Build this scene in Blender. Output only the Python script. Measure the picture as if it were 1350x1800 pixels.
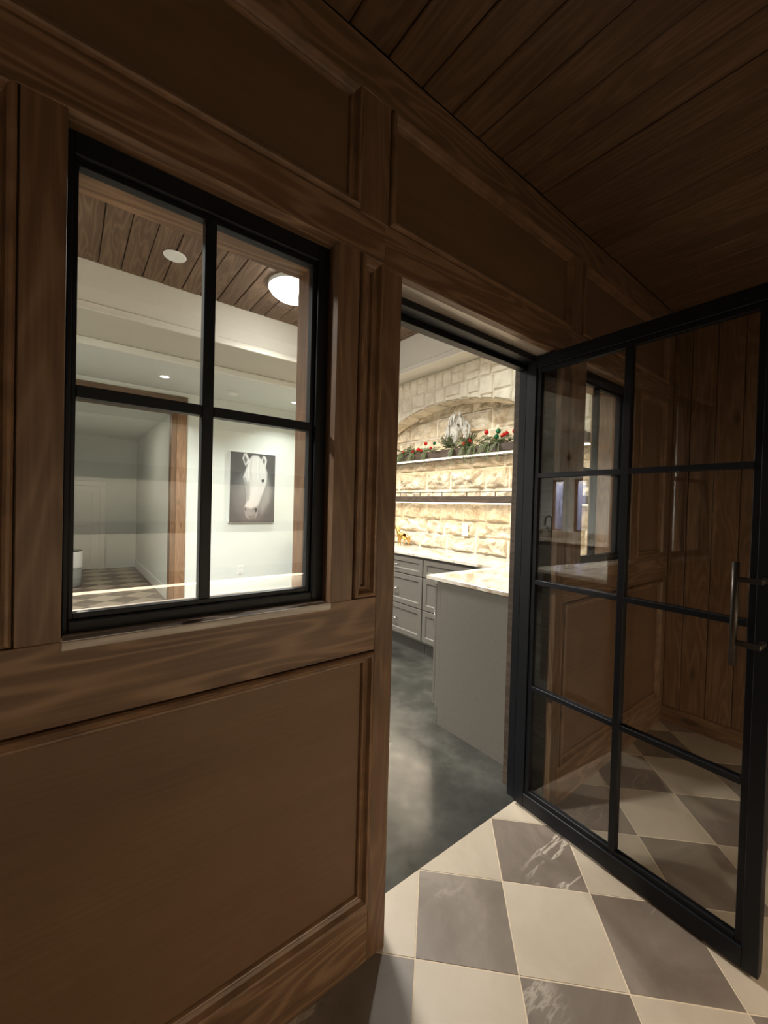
import bpy, bmesh, math, random
import numpy as np
from mathutils import Vector, Matrix, noise

for o in list(bpy.data.objects):
    bpy.data.objects.remove(o, do_unlink=True)
S = bpy.context.scene
C = S.collection
rng = random.Random(7)

# ------------------------------------------------------------------ camera
cam_d = bpy.data.cameras.new('camera'); cam = bpy.data.objects.new('camera', cam_d); C.objects.link(cam)
fw = Vector((0.61455386, 0.78871411, -0.01592505)); rt = Vector((0.78879003, -0.61406652, 0.0270665))
up = Vector((-0.0115687, 0.02919534, 0.99950678))
M = Matrix((rt, up, -fw)).transposed().to_4x4(); M.translation = Vector((0, -0.97913936, 1.4))
cam.matrix_world = M
cam_d.sensor_fit = 'VERTICAL'; cam_d.sensor_height = 24.0; cam_d.lens = 714.8736 / 1800 * 24.0
cam_d.clip_start = 0.02
S.camera = cam
# ------------------------------------------------------------------ world, exposure
w = bpy.data.worlds.new('dusk_sky'); S.world = w; w.use_nodes = True
w.node_tree.nodes['Background'].inputs[0].default_value = (0.30, 0.42, 0.85, 1)
w.node_tree.nodes['Background'].inputs[1].default_value = 0.35
S.view_settings.view_transform = 'Standard'; S.view_settings.look = 'None'
S.view_settings.gamma = 1; S.view_settings.use_curve_mapping = False
S.view_settings.exposure = 0.2
WARM = (1.0, 0.84, 0.63); NEUT = (1.0, 0.90, 0.76); COOL = (1.0, 0.98, 0.92)
P_DOME, P_SPOT, P_LED, P_HALL_FILL, P_BACK = 95, 11.5, 10.5, 0.3, 4.4

# ------------------------------------------------------------------ materials
def new_mat(name):
    m = bpy.data.materials.new(name); m.use_nodes = True
    nt = m.node_tree; b = nt.nodes['Principled BSDF']
    return m, nt, b
def node(nt, t, **k):
    n = nt.nodes.new(t)
    for a, v in k.items():
        if a.startswith('i_'):
            key = a[2:]
            n.inputs[int(key) if key.isdigit() else key].default_value = v
        else: setattr(n, a, v)
    return n
def ramp(nt, stops):
    n = nt.nodes.new('ShaderNodeValToRGB'); cr = n.color_ramp
    while len(cr.elements) > 1: cr.elements.remove(cr.elements[-1])
    cr.elements[0].position = stops[0][0]; cr.elements[0].color = (*stops[0][1], 1)
    for p_, c_ in stops[1:]:
        e = cr.elements.new(p_); e.color = (*c_, 1)
    return n
def math_n(nt, op, a, b=None):
    n = nt.nodes.new('ShaderNodeMath'); n.operation = op
    for i, v in enumerate((a, b)):
        if v is None: continue
        if isinstance(v, (int, float)): n.inputs[i].default_value = v
        else: nt.links.new(v, n.inputs[i])
    return n.outputs[0]
def coords(nt, scale=(1, 1, 1), rand=True):
    tc = nt.nodes.new('ShaderNodeTexCoord'); mp = nt.nodes.new('ShaderNodeMapping')
    src = tc.outputs['Object']
    if rand:
        oi = nt.nodes.new('ShaderNodeObjectInfo'); ad = nt.nodes.new('ShaderNodeVectorMath'); ad.operation = 'ADD'
        ml = math_n(nt, 'MULTIPLY', oi.outputs['Random'], 37.0)
        nt.links.new(src, ad.inputs[0]); nt.links.new(ml, ad.inputs[1]); src = ad.outputs[0]
    nt.links.new(src, mp.inputs[0]); mp.inputs['Scale'].default_value = scale
    return mp.outputs[0]
def bump(nt, b, h, strength, dist=0.01):
    n = nt.nodes.new('ShaderNodeBump'); n.inputs['Strength'].default_value = strength; n.inputs['Distance'].default_value = dist
    nt.links.new(h, n.inputs['Height']); nt.links.new(n.outputs[0], b.inputs['Normal'])
def plain(name, col, rough=0.5, metal=0.0, var=0.06, nscale=9.0, bmp=0.0, coat=0.0):
    m, nt, b = new_mat(name)
    v = coords(nt)
    n = node(nt, 'ShaderNodeTexNoise', i_Scale=nscale, i_Detail=4.0); nt.links.new(v, n.inputs['Vector'])
    r = ramp(nt, [(0.3, tuple(c * (1 - var) for c in col)), (0.7, tuple(min(1, c * (1 + var)) for c in col))])
    nt.links.new(n.outputs[0], r.inputs[0]); nt.links.new(r.outputs[0], b.inputs['Base Color'])
    b.inputs['Roughness'].default_value = rough; b.inputs['Metallic'].default_value = metal
    b.inputs['Coat Weight'].default_value = coat
    if bmp: bump(nt, b, n.outputs[0], bmp)
    return m
def wood(name, axis, dark, mid, light, rough=0.42, ring=85.0, knots=True, contrast=1.0, spec=0.4):
    m, nt, b = new_mat(name)
    st = [7.0, 7.0, 7.0]; st[axis] = 0.8
    v = coords(nt, tuple(st))
    n1 = node(nt, 'ShaderNodeTexNoise', i_Scale=1.0, i_Detail=2.0, i_Roughness=0.5, i_Distortion=0.25); nt.links.new(v, n1.inputs['Vector'])
    a = math_n(nt, 'MULTIPLY', n1.outputs[0], ring); s = math_n(nt, 'SINE', a); s = math_n(nt, 'MULTIPLY', s, 0.5); s = math_n(nt, 'ADD', s, 0.5)
    s = math_n(nt, 'POWER', s, 2.2)
    st2 = [130.0, 130.0, 130.0]; st2[axis] = 3.0
    v2 = coords(nt, tuple(st2))
    n2 = node(nt, 'ShaderNodeTexNoise', i_Scale=1.0, i_Detail=3.0); nt.links.new(v2, n2.inputs['Vector'])
    st3 = [3.2, 3.2, 3.2]; st3[axis] = 1.1
    v3 = coords(nt, tuple(st3))
    n3 = node(nt, 'ShaderNodeTexNoise', i_Scale=1.0, i_Detail=5.0, i_Roughness=0.6); nt.links.new(v3, n3.inputs['Vector'])
    x = math_n(nt, 'MULTIPLY', s, 0.24 * contrast)
    y = math_n(nt, 'MULTIPLY', n2.outputs[0], 0.38)
    z = math_n(nt, 'MULTIPLY', n3.outputs[0], 0.62)
    t = math_n(nt, 'ADD', x, y); t = math_n(nt, 'ADD', t, z)
    if knots:
        st4 = [5.0, 5.0, 5.0]; st4[axis] = 1.7
        v4 = coords(nt, tuple(st4))
        vo = node(nt, 'ShaderNodeTexVoronoi', i_Scale=1.0); nt.links.new(v4, vo.inputs['Vector'])
        k = math_n(nt, 'MULTIPLY', vo.outputs['Distance'], 9.0); k = math_n(nt, 'SUBTRACT', 1.0, k); k = math_n(nt, 'MAXIMUM', k, 0.0)
        k = math_n(nt, 'MULTIPLY', k, 0.5); t = math_n(nt, 'SUBTRACT', t, k)
    r = ramp(nt, [(0.22, dark), (0.52, mid), (0.95, light)])
    nt.links.new(t, r.inputs[0]); nt.links.new(r.outputs[0], b.inputs['Base Color'])
    b.inputs['Roughness'].default_value = rough; b.inputs['Specular IOR Level'].default_value = spec
    bump(nt, b, t, 0.22, 0.004)
    return m
WD, WM, WL = (0.062, 0.033, 0.018), (0.160, 0.086, 0.044), (0.31, 0.185, 0.105)
WOOD = [wood('stained_wood_%s' % a, i, WD, WM, WL, contrast=(1.25, .7, .65)[i]) for i, a in enumerate('xyz')]
PANEL = wood('veneer_panel', 0, (0.088, 0.046, 0.024), (0.148, 0.079, 0.040), (0.205, 0.114, 0.061), ring=5.0, knots=False, contrast=0.5, rough=0.5)
CEILW = wood('ceiling_plank_wood', 1, (0.055, 0.028, 0.015), (0.125, 0.066, 0.033), (0.26, 0.155, 0.09), rough=0.5, contrast=.55)
ROOMW = wood('room_ceiling_wood', 1, (0.055, 0.03, 0.018), (0.13, 0.075, 0.045), (0.24, 0.155, 0.10), rough=0.5)
POSTW = wood('post_wood', 2, (0.10, 0.05, 0.025), (0.23, 0.125, 0.065), (0.36, 0.21, 0.12), rough=0.5)
LITW = wood('wood_paled_as_lit', 0, (0.30, 0.245, 0.20), (0.46, 0.385, 0.32), (0.60, 0.52, 0.45), rough=0.24, spec=0.6)  # pale tone stands in for window glare and floor bounce
MOLDW = plain('moulding_wood', (0.20, 0.108, 0.055), 0.4, 0, 0.3, 14, 0.1)  # tone lightened for worn edges and light catching the upper mouldings
HEADW = wood('header_wood', 0, (0.07, 0.042, 0.026), (0.15, 0.095, 0.062), (0.22, 0.15, 0.10))
DARKW = wood('shelf_wood', 1, (0.025, 0.016, 0.011), (0.060, 0.040, 0.028), (0.11, 0.078, 0.055), rough=0.5)
STEEL = plain('black_steel', (0.0055, 0.0060, 0.0080), 0.45, 0.0, 0.1)
STEEL.node_tree.nodes['Principled BSDF'].inputs['Specular IOR Level'].default_value = 0.3
PLASTER = plain('white_plaster', (0.72, 0.745, 0.71), 0.75, 0, 0.02, 3)
BULK = plain('bulkhead_paint', (0.60, 0.565, 0.49), 0.7, 0, 0.02, 3)
TRIMW = plain('white_trim', (0.80, 0.80, 0.76), 0.45, 0, 0.01)
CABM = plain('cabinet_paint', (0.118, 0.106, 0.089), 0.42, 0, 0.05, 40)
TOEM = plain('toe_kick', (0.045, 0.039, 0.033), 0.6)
NICKEL = plain('brushed_nickel', (0.62, 0.58, 0.52), 0.25, 1.0)
BRONZE = plain('bronze_pull', (0.055, 0.042, 0.034), 0.38, 0.7)
GOLD = plain('gold_metal', (0.58, 0.34, 0.09), 0.32, 1.0, 0.05)
CARVE = plain('carved_resin', (0.46, 0.425, 0.37), 0.8, 0, 0.35, 30, 0.5)
REDB = plain('red_bauble', (0.62, 0.02, 0.02), 0.12, 0.55)
GRNB = plain('green_bauble', (0.02, 0.16, 0.07), 0.12, 0.55)
LEAF = plain('cedar_green', (0.10, 0.13, 0.045), 0.6, 0, 0.4, 30)
LEAF2 = plain('sage_leaf', (0.20, 0.21, 0.12), 0.6, 0, 0.3, 30)
GREYP = plain('grey_plastic', (0.30, 0.30, 0.29), 0.5)
BLACKP = plain('black_plastic', (0.02, 0.02, 0.02), 0.5)
WHITEP = plain('white_plastic', (0.82, 0.82, 0.80), 0.35, 0, 0.01)
MORTAR = plain('mortar', (0.70, 0.63, 0.51), 0.95, 0, 0.12, 25, 0.5)
GROUT = plain('grout', (0.62, 0.50, 0.37), 0.9, 0, 0.08, 60)

def tile_mat(name, dark):
    m, nt, b = new_mat(name)
    v = coords(nt)
    n = node(nt, 'ShaderNodeTexNoise', i_Scale=3.2, i_Detail=6.0, i_Roughness=0.6, i_Distortion=0.8); nt.links.new(v, n.inputs['Vector'])
    if dark:
        r = ramp(nt, [(0.25, (0.120, 0.088, 0.066)), (0.5, (0.178, 0.138, 0.108)), (0.75, (0.275, 0.222, 0.182))])
    else:
        r = ramp(nt, [(0.25, (0.40, 0.325, 0.245)), (0.5, (0.46, 0.38, 0.29)), (0.8, (0.53, 0.445, 0.35))])
    nt.links.new(n.outputs[0], r.inputs[0])
    out = r.outputs[0]
    if dark:   # thin pale veins
        v2 = coords(nt, (0.9, 3.4, 1.0))
        n2 = node(nt, 'ShaderNodeTexNoise', i_Scale=1.3, i_Detail=6.0, i_Roughness=0.62, i_Distortion=0.15); nt.links.new(v2, n2.inputs['Vector'])
        d = math_n(nt, 'SUBTRACT', n2.outputs[0], 0.5); d = math_n(nt, 'ABSOLUTE', d)
        d = math_n(nt, 'MULTIPLY', d, 60.0); d = math_n(nt, 'SUBTRACT', 1.0, d); d = math_n(nt, 'MAXIMUM', d, 0.0)
        n3 = node(nt, 'ShaderNodeTexNoise', i_Scale=2.3, i_Detail=1.0); nt.links.new(v, n3.inputs['Vector'])
        g = math_n(nt, 'SUBTRACT', n3.outputs[0], 0.5); g = math_n(nt, 'MULTIPLY', g, 5.0); g = math_n(nt, 'MAXIMUM', g, 0.0); g = math_n(nt, 'MINIMUM', g, 0.85)
        d = math_n(nt, 'MULTIPLY', d, g)
        mx = node(nt, 'ShaderNodeMix', data_type='RGBA'); nt.links.new(d, mx.inputs['Factor'])
        nt.links.new(out, mx.inputs[6]); mx.inputs[7].default_value = (0.55, 0.47, 0.39, 1); out = mx.outputs[2]
    nt.links.new(out, b.inputs['Base Color'])
    b.inputs['Roughness'].default_value = 0.42
    bump(nt, b, n.outputs[0], 0.05, 0.003)
    return m
TILE_L, TILE_D = tile_mat('beige_tile', False), tile_mat('greybrown_tile', True)

def concrete():
    m, nt, b = new_mat('polished_concrete')
    v = coords(nt, rand=False)
    n = node(nt, 'ShaderNodeTexNoise', i_Scale=3.1, i_Detail=4.0, i_Roughness=0.62); nt.links.new(v, n.inputs['Vector'])
    r = ramp(nt, [(0.28, (0.016, 0.016, 0.0135)), (0.5, (0.040, 0.0385, 0.0325)), (0.74, (0.082, 0.077, 0.065))])
    nt.links.new(n.outputs[0], r.inputs[0]); nt.links.new(r.outputs[0], b.inputs['Base Color'])
    n2 = node(nt, 'ShaderNodeTexNoise', i_Scale=16.0, i_Detail=3.0); nt.links.new(v, n2.inputs['Vector'])
    r2 = ramp(nt, [(0.3, (0.15,) * 3), (0.7, (0.26,) * 3)]); nt.links.new(n2.outputs[0], r2.inputs[0]); nt.links.new(r2.outputs[0], b.inputs['Roughness'])
    return m
CONC = concrete()
def stone_mat(name, a, c, d, bs):
    m, nt, b = new_mat(name)
    v = coords(nt)
    n = node(nt, 'ShaderNodeTexNoise', i_Scale=9.0, i_Detail=8.0, i_Roughness=0.65); nt.links.new(v, n.inputs['Vector'])
    r = ramp(nt, [(0.28, a), (0.5, c), (0.75, d)]); nt.links.new(n.outputs[0], r.inputs[0]); nt.links.new(r.outputs[0], b.inputs['Base Color'])
    b.inputs['Roughness'].default_value = 0.92; b.inputs['Specular IOR Level'].default_value = 0.2
    n2 = node(nt, 'ShaderNodeTexNoise', i_Scale=34.0, i_Detail=7.0, i_Roughness=0.72); nt.links.new(v, n2.inputs['Vector'])
    bump(nt, b, n2.outputs[0], bs, 0.02)
    return m
STONE_A = stone_mat('arch_stone', (0.60, 0.53, 0.42), (0.78, 0.70, 0.575), (0.87, 0.81, 0.70), 0.45)
STONE_B = stone_mat('rockface_stone', (0.44, 0.34, 0.22), (0.66, 0.57, 0.43), (0.78, 0.72, 0.60), 1.0)
def quartz():
    m, nt, b = new_mat('veined_quartz')
    v = coords(nt, (1, 1, 1), rand=False)
    n = node(nt, 'ShaderNodeTexNoise', i_Scale=3.0, i_Detail=7.0, i_Distortion=2.0); nt.links.new(v, n.inputs['Vector'])
    r = ramp(nt, [(0.36, (0.27, 0.20, 0.13)), (0.45, (0.50, 0.43, 0.34)), (0.55, (0.62, 0.575, 0.50)), (0.66, (0.40, 0.33, 0.25))])
    nt.links.new(n.outputs[0], r.inputs[0]); nt.links.new(r.outputs[0], b.inputs['Base Color'])
    b.inputs['Roughness'].default_value = 0.16
    return m
QUARTZ = quartz()
def glass():
    m, nt, b = new_mat('clear_glass'); nt.nodes.remove(b)
    g = nt.nodes.new('ShaderNodeNewGeometry')
    dt = nt.nodes.new('ShaderNodeVectorMath'); dt.operation = 'DOT_PRODUCT'
    nt.links.new(g.outputs['Normal'], dt.inputs[0]); nt.links.new(g.outputs['Incoming'], dt.inputs[1])
    a = math_n(nt, 'ABSOLUTE', dt.outputs['Value']); a = math_n(nt, 'SUBTRACT', 1.0, a); a = math_n(nt, 'POWER', a, 5.0)
    a = math_n(nt, 'MULTIPLY', a, 0.94); a = math_n(nt, 'ADD', a, 0.06)
    t = nt.nodes.new('ShaderNodeBsdfTransparent'); t.inputs[0].default_value = (0.97, 0.98, 0.975, 1)
    gl = nt.nodes.new('ShaderNodeBsdfGlossy'); gl.inputs['Roughness'].default_value = 0.0
    mx = nt.nodes.new('ShaderNodeMixShader'); nt.links.new(a, mx.inputs[0]); nt.links.new(t.outputs[0], mx.inputs[1]); nt.links.new(gl.outputs[0], mx.inputs[2])
    nt.links.new(mx.outputs[0], nt.nodes['Material Output'].inputs[0])
    return m
GLASS = glass()
def emit(name, col, strength):
    m, nt, b = new_mat(name); nt.nodes.remove(b)
    e = nt.nodes.new('ShaderNodeEmission'); e.inputs[0].default_value = (*col, 1); e.inputs[1].default_value = strength
    nt.links.new(e.outputs[0], nt.nodes['Material Output'].inputs[0])
    return m
LENS = emit('lit_lamp_lens', COOL, 30.0); LED2 = emit('lit_warm_strip', (1.0, .78, .55), 12.0); LENS2 = emit('lit_spot_lens', COOL, 9.0); LEDM = emit('lit_led_strip', WARM, 4.0)

# ------------------------------------------------------------------ mesh helpers
ORG = {}
def world_of(o): return ORG.get(o.name, Vector((0, 0, 0))) if o else Vector((0, 0, 0))
def link(name, me, mat, parent, loc):
    o = bpy.data.objects.new(name, me); C.objects.link(o)
    if mat is not None and not me.materials:
        for mm in (mat if isinstance(mat, (list, tuple)) else [mat]): me.materials.append(mm)
    if parent: o.parent = parent; o.location = Vector(loc) - world_of(parent)
    else: o.location = loc
    ORG[o.name] = Vector(loc)
    return o
def obj(name, bm, mat, parent=None, smooth=False, origin=None):
    """bm in world coordinates; the origin goes to the bounding-box centre (base centre for a top-level thing)"""
    vs = [v.co for v in bm.verts]
    lo = Vector((min(v[i] for v in vs) for i in range(3))); hi = Vector((max(v[i] for v in vs) for i in range(3)))
    c = (lo + hi) / 2
    if parent is None: c.z = lo.z
    if origin is not None: c = Vector(origin)
    bmesh.ops.translate(bm, verts=bm.verts, vec=-c)
    if smooth:
        for f in bm.faces: f.smooth = True
    me = bpy.data.meshes.new(name); bm.to_mesh(me); bm.free()
    return link(name, me, mat, parent, c)
def empty(name, loc):
    o = bpy.data.objects.new(name, None); C.objects.link(o); o.location = loc; o.empty_display_size = 0.1
    ORG[o.name] = Vector(loc); return o
def tag(o, label, cat, group=None):
    o['label'] = label; o['category'] = cat
    if group: o['group'] = group
    return o
def struct(o, label=None):
    o['kind'] = 'structure'
    if label: o['label'] = label
    return o
def add_box(bm, lo, hi, bev=0.0):
    b2 = bmesh.new(); bmesh.ops.create_cube(b2, size=1)
    for v in b2.verts: v.co = Vector(((lo[i] + hi[i]) / 2 + v.co[i] * (hi[i] - lo[i]) for i in range(3)))
    if bev: bmesh.ops.bevel(b2, geom=b2.edges[:], offset=bev, segments=1, affect='EDGES')
    me = bpy.data.meshes.new('t'); b2.to_mesh(me); b2.free(); bm.from_mesh(me); bpy.data.meshes.remove(me)
BOXC = {}
def box(name, lo, hi, mat, parent=None, bev=0.0):
    d = tuple(round(hi[i] - lo[i], 5) for i in range(3)); key = (d, bev, mat.name)
    c = Vector(((lo[i] + hi[i]) / 2 for i in range(3)))
    if parent is None or key not in BOXC:
        bm = bmesh.new(); add_box(bm, lo, hi, bev); o = obj(name, bm, mat, parent)
        if parent is not None: BOXC[key] = o.data
        return o
    return link(name, BOXC[key], mat, parent, c)
def frame_axes(d):
    d = d.normalized(); a = Vector((0, 0, 1)) if abs(d.z) < 0.9 else Vector((1, 0, 0))
    u_ = d.cross(a).normalized(); return u_, d.cross(u_).normalized()
def add_tube(bm, pts, radii, seg=8, cap=True):
    pts = [Vector(q) for q in pts]; rings = []
    if isinstance(radii, (int, float)): radii = [radii] * len(pts)
    u0 = None
    for i, q in enumerate(pts):
        d = (pts[min(i + 1, len(pts) - 1)] - pts[max(i - 1, 0)])
        if u0 is None: u0, _ = frame_axes(d)
        d.normalize(); u0 = (u0 - d * u0.dot(d)).normalized(); v0 = d.cross(u0)
        rings.append([bm.verts.new(q + (u0 * math.cos(2 * math.pi * k / seg) + v0 * math.sin(2 * math.pi * k / seg)) * radii[i]) for k in range(seg)])
    for a, b in zip(rings, rings[1:]):
        for k in range(seg): bm.faces.new((a[k], a[(k + 1) % seg], b[(k + 1) % seg], b[k]))
    if cap:
        bm.faces.new(rings[0][::-1]); bm.faces.new(rings[-1])
def add_lathe(bm, prof, c, seg=24, axis='z'):
    rings = []
    for r_, h in prof:
        ring = []
        for k in range(seg):
            a = 2 * math.pi * k / seg
            if axis == 'z': q = (c[0] + r_ * math.cos(a), c[1] + r_ * math.sin(a), c[2] + h)
            else: q = (c[0] + h, c[1] + r_ * math.cos(a), c[2] + r_ * math.sin(a))
            ring.append(bm.verts.new(q))
        rings.append(ring)
    for a, b in zip(rings, rings[1:]):
        for k in range(seg): bm.faces.new((a[k], a[(k + 1) % seg], b[(k + 1) % seg], b[k]))
    bm.faces.new(rings[0][::-1]); bm.faces.new(rings[-1])
def add_prism(bm, poly, z0, z1, inset=0.0, dz=0.0):
    """vertical prism of a convex polygon with a small chamfered top"""
    c = Vector((sum(q[0] for q in poly) / len(poly), sum(q[1] for q in poly) / len(poly)))
    def ring(z, ins):
        out = []
        for q in poly:
            d = c - Vector(q); L = max(d.length, 1e-6)
            out.append(bm.verts.new((q[0] + d.x / L * min(ins, L * .5), q[1] + d.y / L * min(ins, L * .5), z)))
        return out
    R = [ring(z0, 0), ring(z1 - dz, 0)] + ([ring(z1, inset)] if inset else [])
    n = len(poly)
    for a, b in zip(R, R[1:]):
        for k in range(n): bm.faces.new((a[k], a[(k + 1) % n], b[(k + 1) % n], b[k]))
    bm.faces.new(R[0][::-1]); bm.faces.new(R[-1])
def clip(poly, nx, ny, c):
    """keep nx*x+ny*y<=c"""
    out = []
    for i, q in enumerate(poly):
        p2 = poly[(i + 1) % len(poly)]
        a, b = nx * q[0] + ny * q[1] - c, nx * p2[0] + ny * p2[1] - c
        if a <= 0: out.append(q)
        if a * b < 0:
            t = a / (a - b); out.append((q[0] + t * (p2[0] - q[0]), q[1] + t * (p2[1] - q[1])))
    return out
def area_light(name, loc, power, col, sx, sy=None, rot=(0, 0, 0), spread=None, parent=None):
    l = bpy.data.lights.new(name, 'AREA'); l.energy = power; l.color = col
    if sy is None: l.shape = 'DISK'; l.size = sx
    else: l.shape = 'RECTANGLE'; l.size = sx; l.size_y = sy
    if spread: l.spread = spread
    o = bpy.data.objects.new(name, l); C.objects.link(o); o.rotation_euler = rot
    if parent: o.parent = parent; o.location = Vector(loc) - world_of(parent)
    else: o.location = loc
    return o

# ------------------------------------------------------------------ floors
def tiled(name, rect, z, label):
    x0, x1, y0, y1 = rect
    f = struct(box(name, (x0, y0, z - 0.06), (x1, y1, z - 0.0012), GROUT), label)
    ox, oy, s, a = 1.3073, -0.0858, 0.3121, 0.7864
    u_, v_ = (math.cos(a), -math.sin(a)), (math.sin(a), math.cos(a)); g = 0.0023 / s
    cache = {}
    N = 40
    for i in range(-N, N):
        for j in range(-N, N):
            P = [(ox + s * (p_ * u_[0] + q_ * v_[0]), oy + s * (p_ * u_[1] + q_ * v_[1])) for p_, q_ in ((i + g, j + g), (i + 1 - g, j + g), (i + 1 - g, j + 1 - g), (i + g, j + 1 - g))]
            full = all(x0 < q[0] < x1 and y0 < q[1] < y1 for q in P)
            for n_ in ((1, 0, x1), (-1, 0, -x0), (0, 1, y1), (0, -1, -y0)):
                P = clip(P, *n_)
                if len(P) < 3: break
            if len(P) < 3: continue
            A = abs(sum(P[k][0] * P[(k + 1) % len(P)][1] - P[(k + 1) % len(P)][0] * P[k][1] for k in range(len(P)))) / 2
            if A < 2e-4: continue
            mt = TILE_L if (i + j) % 2 else TILE_D
            if full and mt.name in cache:
                c = Vector((sum(q[0] for q in P) / 4, sum(q[1] for q in P) / 4, z - 0.005)); link('tile', cache[mt.name], mt, f, c); continue
            if sum(P[k][0] * P[(k + 1) % len(P)][1] - P[(k + 1) % len(P)][0] * P[k][1] for k in range(len(P))) < 0: P = P[::-1]
            bm = bmesh.new(); add_prism(bm, P, z - 0.01, z, 0.0006, 0.0005); o = obj('tile', bm, mt, f)
            if full: cache[mt.name] = o.data
    return f
HX0, HX1, HY0 = -2.2, 3.2, -2.05
tiled('floor', (HX0, HX1, HY0, 0.136), 0.0, 'checkered beige and grey-brown diagonal tile floor of the panelled hall')
struct(box('floor', (-3.3, 0.136, -0.06), (3.3, 4.5, 0.0), CONC), 'dark polished concrete floor beyond the doorway')
tiled('floor', (-0.62, 1.14, 4.5, 8.75), 0.0, 'checkered tile floor of the far passage beyond the timber opening')

# ------------------------------------------------------------------ front wall (panelled, seen by the camera)
ZC = 2.72; YB = 0.24
bm = bmesh.new()
for lo, hi in [((-3.3, .03, 0), (-.023, YB, 3.19)), ((-.023, .03, 0), (.599, YB, 1.105)), ((-.023, .03, 2.141), (.599, YB, 3.19)),
               ((.599, .03, 0), (.794, YB, 3.19)), ((.794, .03, 2.125), (1.791, YB, 3.19)), ((1.791, .03, 0), (1.981, YB, 3.19)),
               ((1.981, .03, 0), (2.603, YB, 1.105)), ((1.981, .03, 2.141), (2.603, YB, 3.19)), ((2.603, .03, 0), (3.3, YB, 3.19))]:
    add_box(bm, lo, hi)
wall_front = struct(obj('wall_front', bm, BULK), 'dark stained panelled timber wall with window and doorway')
def board(x0, x1, z0, z1, grain, name):
    return box(name, (x0, 0.0, z0), (x1, 0.030, z1), WOOD[grain], wall_front, 0.0015)
for x0, x1, z0, z1 in [(HX0, .7406, .9625, 1.124), (1.8406, HX1, .9625, 1.124), (HX0, .7406, 2.125, 2.236), (.7406, 1.8406, 2.109, 2.236), (1.8406, HX1, 2.125, 2.236),
                       (HX0, HX1, 2.585, 2.72), (HX0, .7406, 0, .177), (1.8406, HX1, 0, .177)]:
    board(x0, x1, z0, z1, 0, 'rail')
for x0, x1, z0, z1 in [(.7406, .81, 0, 2.109), (1.775, 1.8406, 0, 2.109), (.583, .6535, 1.124, 2.125), (-.074, -.007, 1.124, 2.125), (-.60, -.5, 1.124, 2.125),
                       (1.9265, 1.997, 1.124, 2.125), (2.587, 2.66, 1.124, 2.125), (3.085, 3.2, 1.124, 2.125), (.6498, .7506, 2.236, 2.585), (1.8396, 1.9326, 2.236, 2.585),
                       (3.085, 3.2, 2.236, 2.585), (-.535, -.435, 2.236, 2.585), (-.64, -.54, .177, .9625), (3.115, 3.2, .177, .9625), (1.8406, 1.8545, .177, .9625),
                       (HX0, -2.1, .177, .9625), (HX0, -2.1, 1.124, 2.125), (HX0, -2.1, 2.236, 2.585), (.7394, .7406, 1.124, 2.125)]:
    board(x0, x1, z0, z1, 2, 'stile')
PROF = [(.003, .020), (.003, -.002), (.006, -.008), (.011, -.011), (.016, -.009), (.019, -.003), (.022, .003), (.028, .008), (.032, .007), (.035, .009), (.037, .014), (.038, .022)]
def moulding(x0, x1, z0, z1):
    bm = bmesh.new(); rings = []
    for d, y in PROF:
        rings.append([bm.verts.new(q) for q in ((x0 + d, y, z0 + d), (x1 - d, y, z0 + d), (x1 - d, y, z1 - d), (x0 + d, y, z1 - d))])
    for a, b in zip(rings, rings[1:]):
        for k in range(4):
            bm.faces.new((a[k], a[(k + 1) % 4], b[(k + 1) % 4], b[k]))
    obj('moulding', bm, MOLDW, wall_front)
for x0, x1, z0, z1 in [(.6535, .7394, 1.124, 2.125), (1.8406, 1.9265, 1.124, 2.125), (-.5, -.074, 1.124, 2.125), (-2.1, -.6, 1.124, 2.125), (2.66, 3.085, 1.124, 2.125),
                       (-.435, .6498, 2.236, 2.585), (.7506, 1.8396, 2.236, 2.585), (1.9326, 3.085, 2.236, 2.585), (-2.1, -.535, 2.236, 2.585),
                       (-.54, .7406, .177, .9625), (-2.1, -.64, .177, .9625), (1.8545, 3.115, .177, .9625)]:
    box('panel', (x0, .018, z0), (x1, .032, z1), PANEL, wall_front)
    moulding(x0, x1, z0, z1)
# doorway lining
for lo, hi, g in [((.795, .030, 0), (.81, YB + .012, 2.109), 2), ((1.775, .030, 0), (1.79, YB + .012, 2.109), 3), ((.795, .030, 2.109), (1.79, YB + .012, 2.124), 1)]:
    box('jamb', lo, hi, LITW if g == 1 else DARKW if g == 3 else WOOD[g], wall_front, .001)  # head lining paled to imitate light bounced off the floor

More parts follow.
